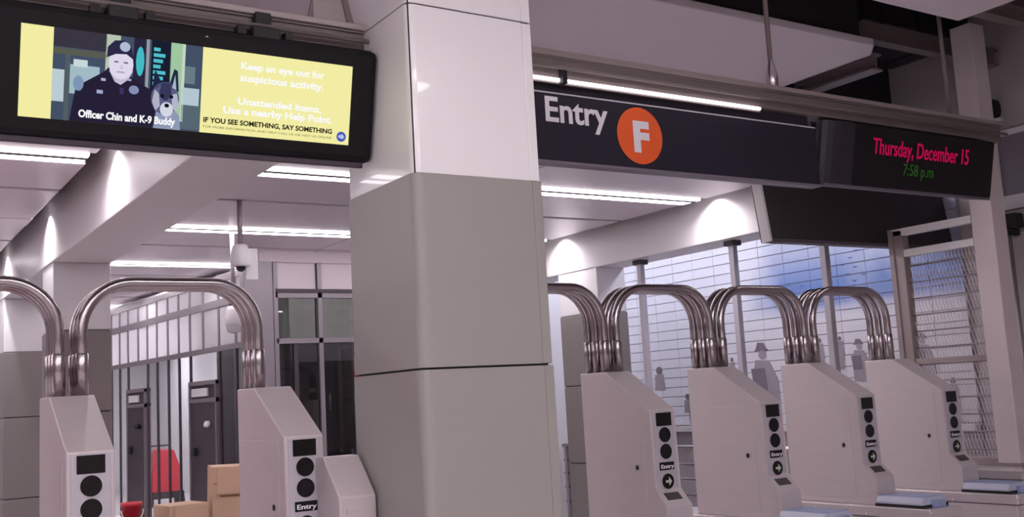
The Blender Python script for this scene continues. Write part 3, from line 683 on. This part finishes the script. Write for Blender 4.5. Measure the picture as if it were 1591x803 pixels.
MB().tube([(.066*math.cos(a*PI/10), -.02-.02*math.sin(a*PI/10), .17-.07*math.sin(a*PI/10)) for a in range(11)], .004, 6).build('handle', wht, bk)
MB().box(-.105, -.062, -.03, .03, .10, .14, .006).build('side_tag', wht, bk)
rc = thing('red_cabinet', 'tall red cabinet just inside the left edge', 'cabinet', (.45, 6.2, 0))
MB().box(-.35, .30, -.25, .25, 0, 2.12, .01).build('body', red_d, rc); MB().box(-.3, .25, -.262, -.25, .2, 2.0, .004).build('door', red_d, rc); MB().tube([(.2, -.28, 1.0), (.2, -.28, 1.2)], .01, 8).build('handle', wht, rc)

# ---- right wall fittings
f_ = thing('wall_frame', 'pale framed panel on the wall at the right edge', 'panel', (7.0, 3.9, 2.7))
MB().box(.0, .03, -.45, .36, 0, .55).build('panel', mat('mauve panel', (120, 110, 120), .5), f_)
for a in ((-.45, .38, .53, .57), (-.45, .36, .0, .10)): MB().box(-.02, .02, a[0], a[1], a[2], a[3], .004).build('frame_bar', beam_m, f_)
MB().box(-.02, .02, .34, .38, 0, .57, .004).build('frame_bar', beam_m, f_)
wc = thing('wall_camera', 'black box camera on the wall at the right edge', 'camera', (6.93, 4.17, 2.60))
MB().box(-.05, .05, -.07, .07, -.045, .06, .01).build('body', blackm, wc); MB().box(-.02, .07, -.02, .02, -.09, -.045, .004).build('bracket', blackm, wc); MB().lathe([(.02, -.06), (.02, -.045)], (-.03, 0, 0), 12).build('lens', lens_m, wc)
cd = thing('conduit_pipe', 'thin grey conduit running down the wall below the black camera', 'pipe', (6.98, 4.22, 0))
MB().tube([(0, 0, 0), (0, 0, 2.54)], .014, 8).build('pipe', steel_d, cd); MB().tube([(0, .06, 0), (0, .06, 2.5)], .01, 8).build('pipe', rail_m, cd)
sl = thing('wall_socket', 'dark oval fitting high on the right wall', 'fitting', (6.99, 4.23, 3.44))
MB().prism([(.035*math.cos(a*PI/8), .07*math.sin(a*PI/8)) for a in range(16)], -.03, .03, 'x').build('cover', blackm, sl); MB().box(-.02, .02, -.05, .05, -.10, -.075).build('lip', beam_m, sl)
# ---- services in the open ceiling void
def vbeam(x0, x1, y0, y1, z0, z1, label, M=rail_m, name='steel_beam', cat='beam'):
    t = thing(name, label, cat, ((x0+x1)/2, (y0+y1)/2, z0), 'services in the ceiling void')
    a, b_, h = (x1-x0)/2, (y1-y0)/2, z1-z0
    if a > b_:
        MB().box(-a, a, -b_, b_, 0, .015).build('lower_flange', M, t); MB().box(-a, a, -.008, .008, .015, h-.015).build('web', M, t); MB().box(-a, a, -b_, b_, h-.015, h).build('upper_flange', M, t)
    else:
        MB().box(-a, a, -b_, b_, 0, .015).build('lower_flange', M, t); MB().box(-.008, .008, -b_, b_, .015, h-.015).build('web', M, t); MB().box(-a, a, -b_, b_, h-.015, h).build('upper_flange', M, t)
    return t
vbeam(5.52, 7.0, 4.16, 4.24, 3.74, 3.86, 'steel beam in the dark ceiling opening behind the tall post', rail_m)
vbeam(5.52, 7.0, 3.46, 3.54, 3.70, 3.80, 'steel beam in the dark ceiling opening at the top right', rail_m)
vbeam(5.75, 5.87, 4.3, 5.0, 3.6, 3.72, 'short dark cross beam deep in the ceiling opening', steel_d)
pp = thing('void_pipe', 'pipe running through the dark gap between ceiling panels', 'pipe', (4.0, 3.78, 3.95))
MB().tube([(-4, 0, 0), (3, 0, 0)], .05, 12).build('pipe', dark_m, pp); MB().tube([(-4, .12, .15), (3, .12, .15)], .03, 10).build('pipe', rail_m, pp)
du = thing('void_duct', 'dark duct above the open ceiling at the top right', 'duct', (6.4, 4.7, 3.97))
MB().box(-.6, .6, -.35, .35, 0, .3, .02).build('casing', mat('duct dark', (52, 46, 54), .6, .3, .1, 4), du)
for x in (-.4, 0, .4): MB().box(x-.02, x+.02, -.36, .36, -.01, .31).build('joint_band', mat('duct dark', (52, 46, 54)), du)
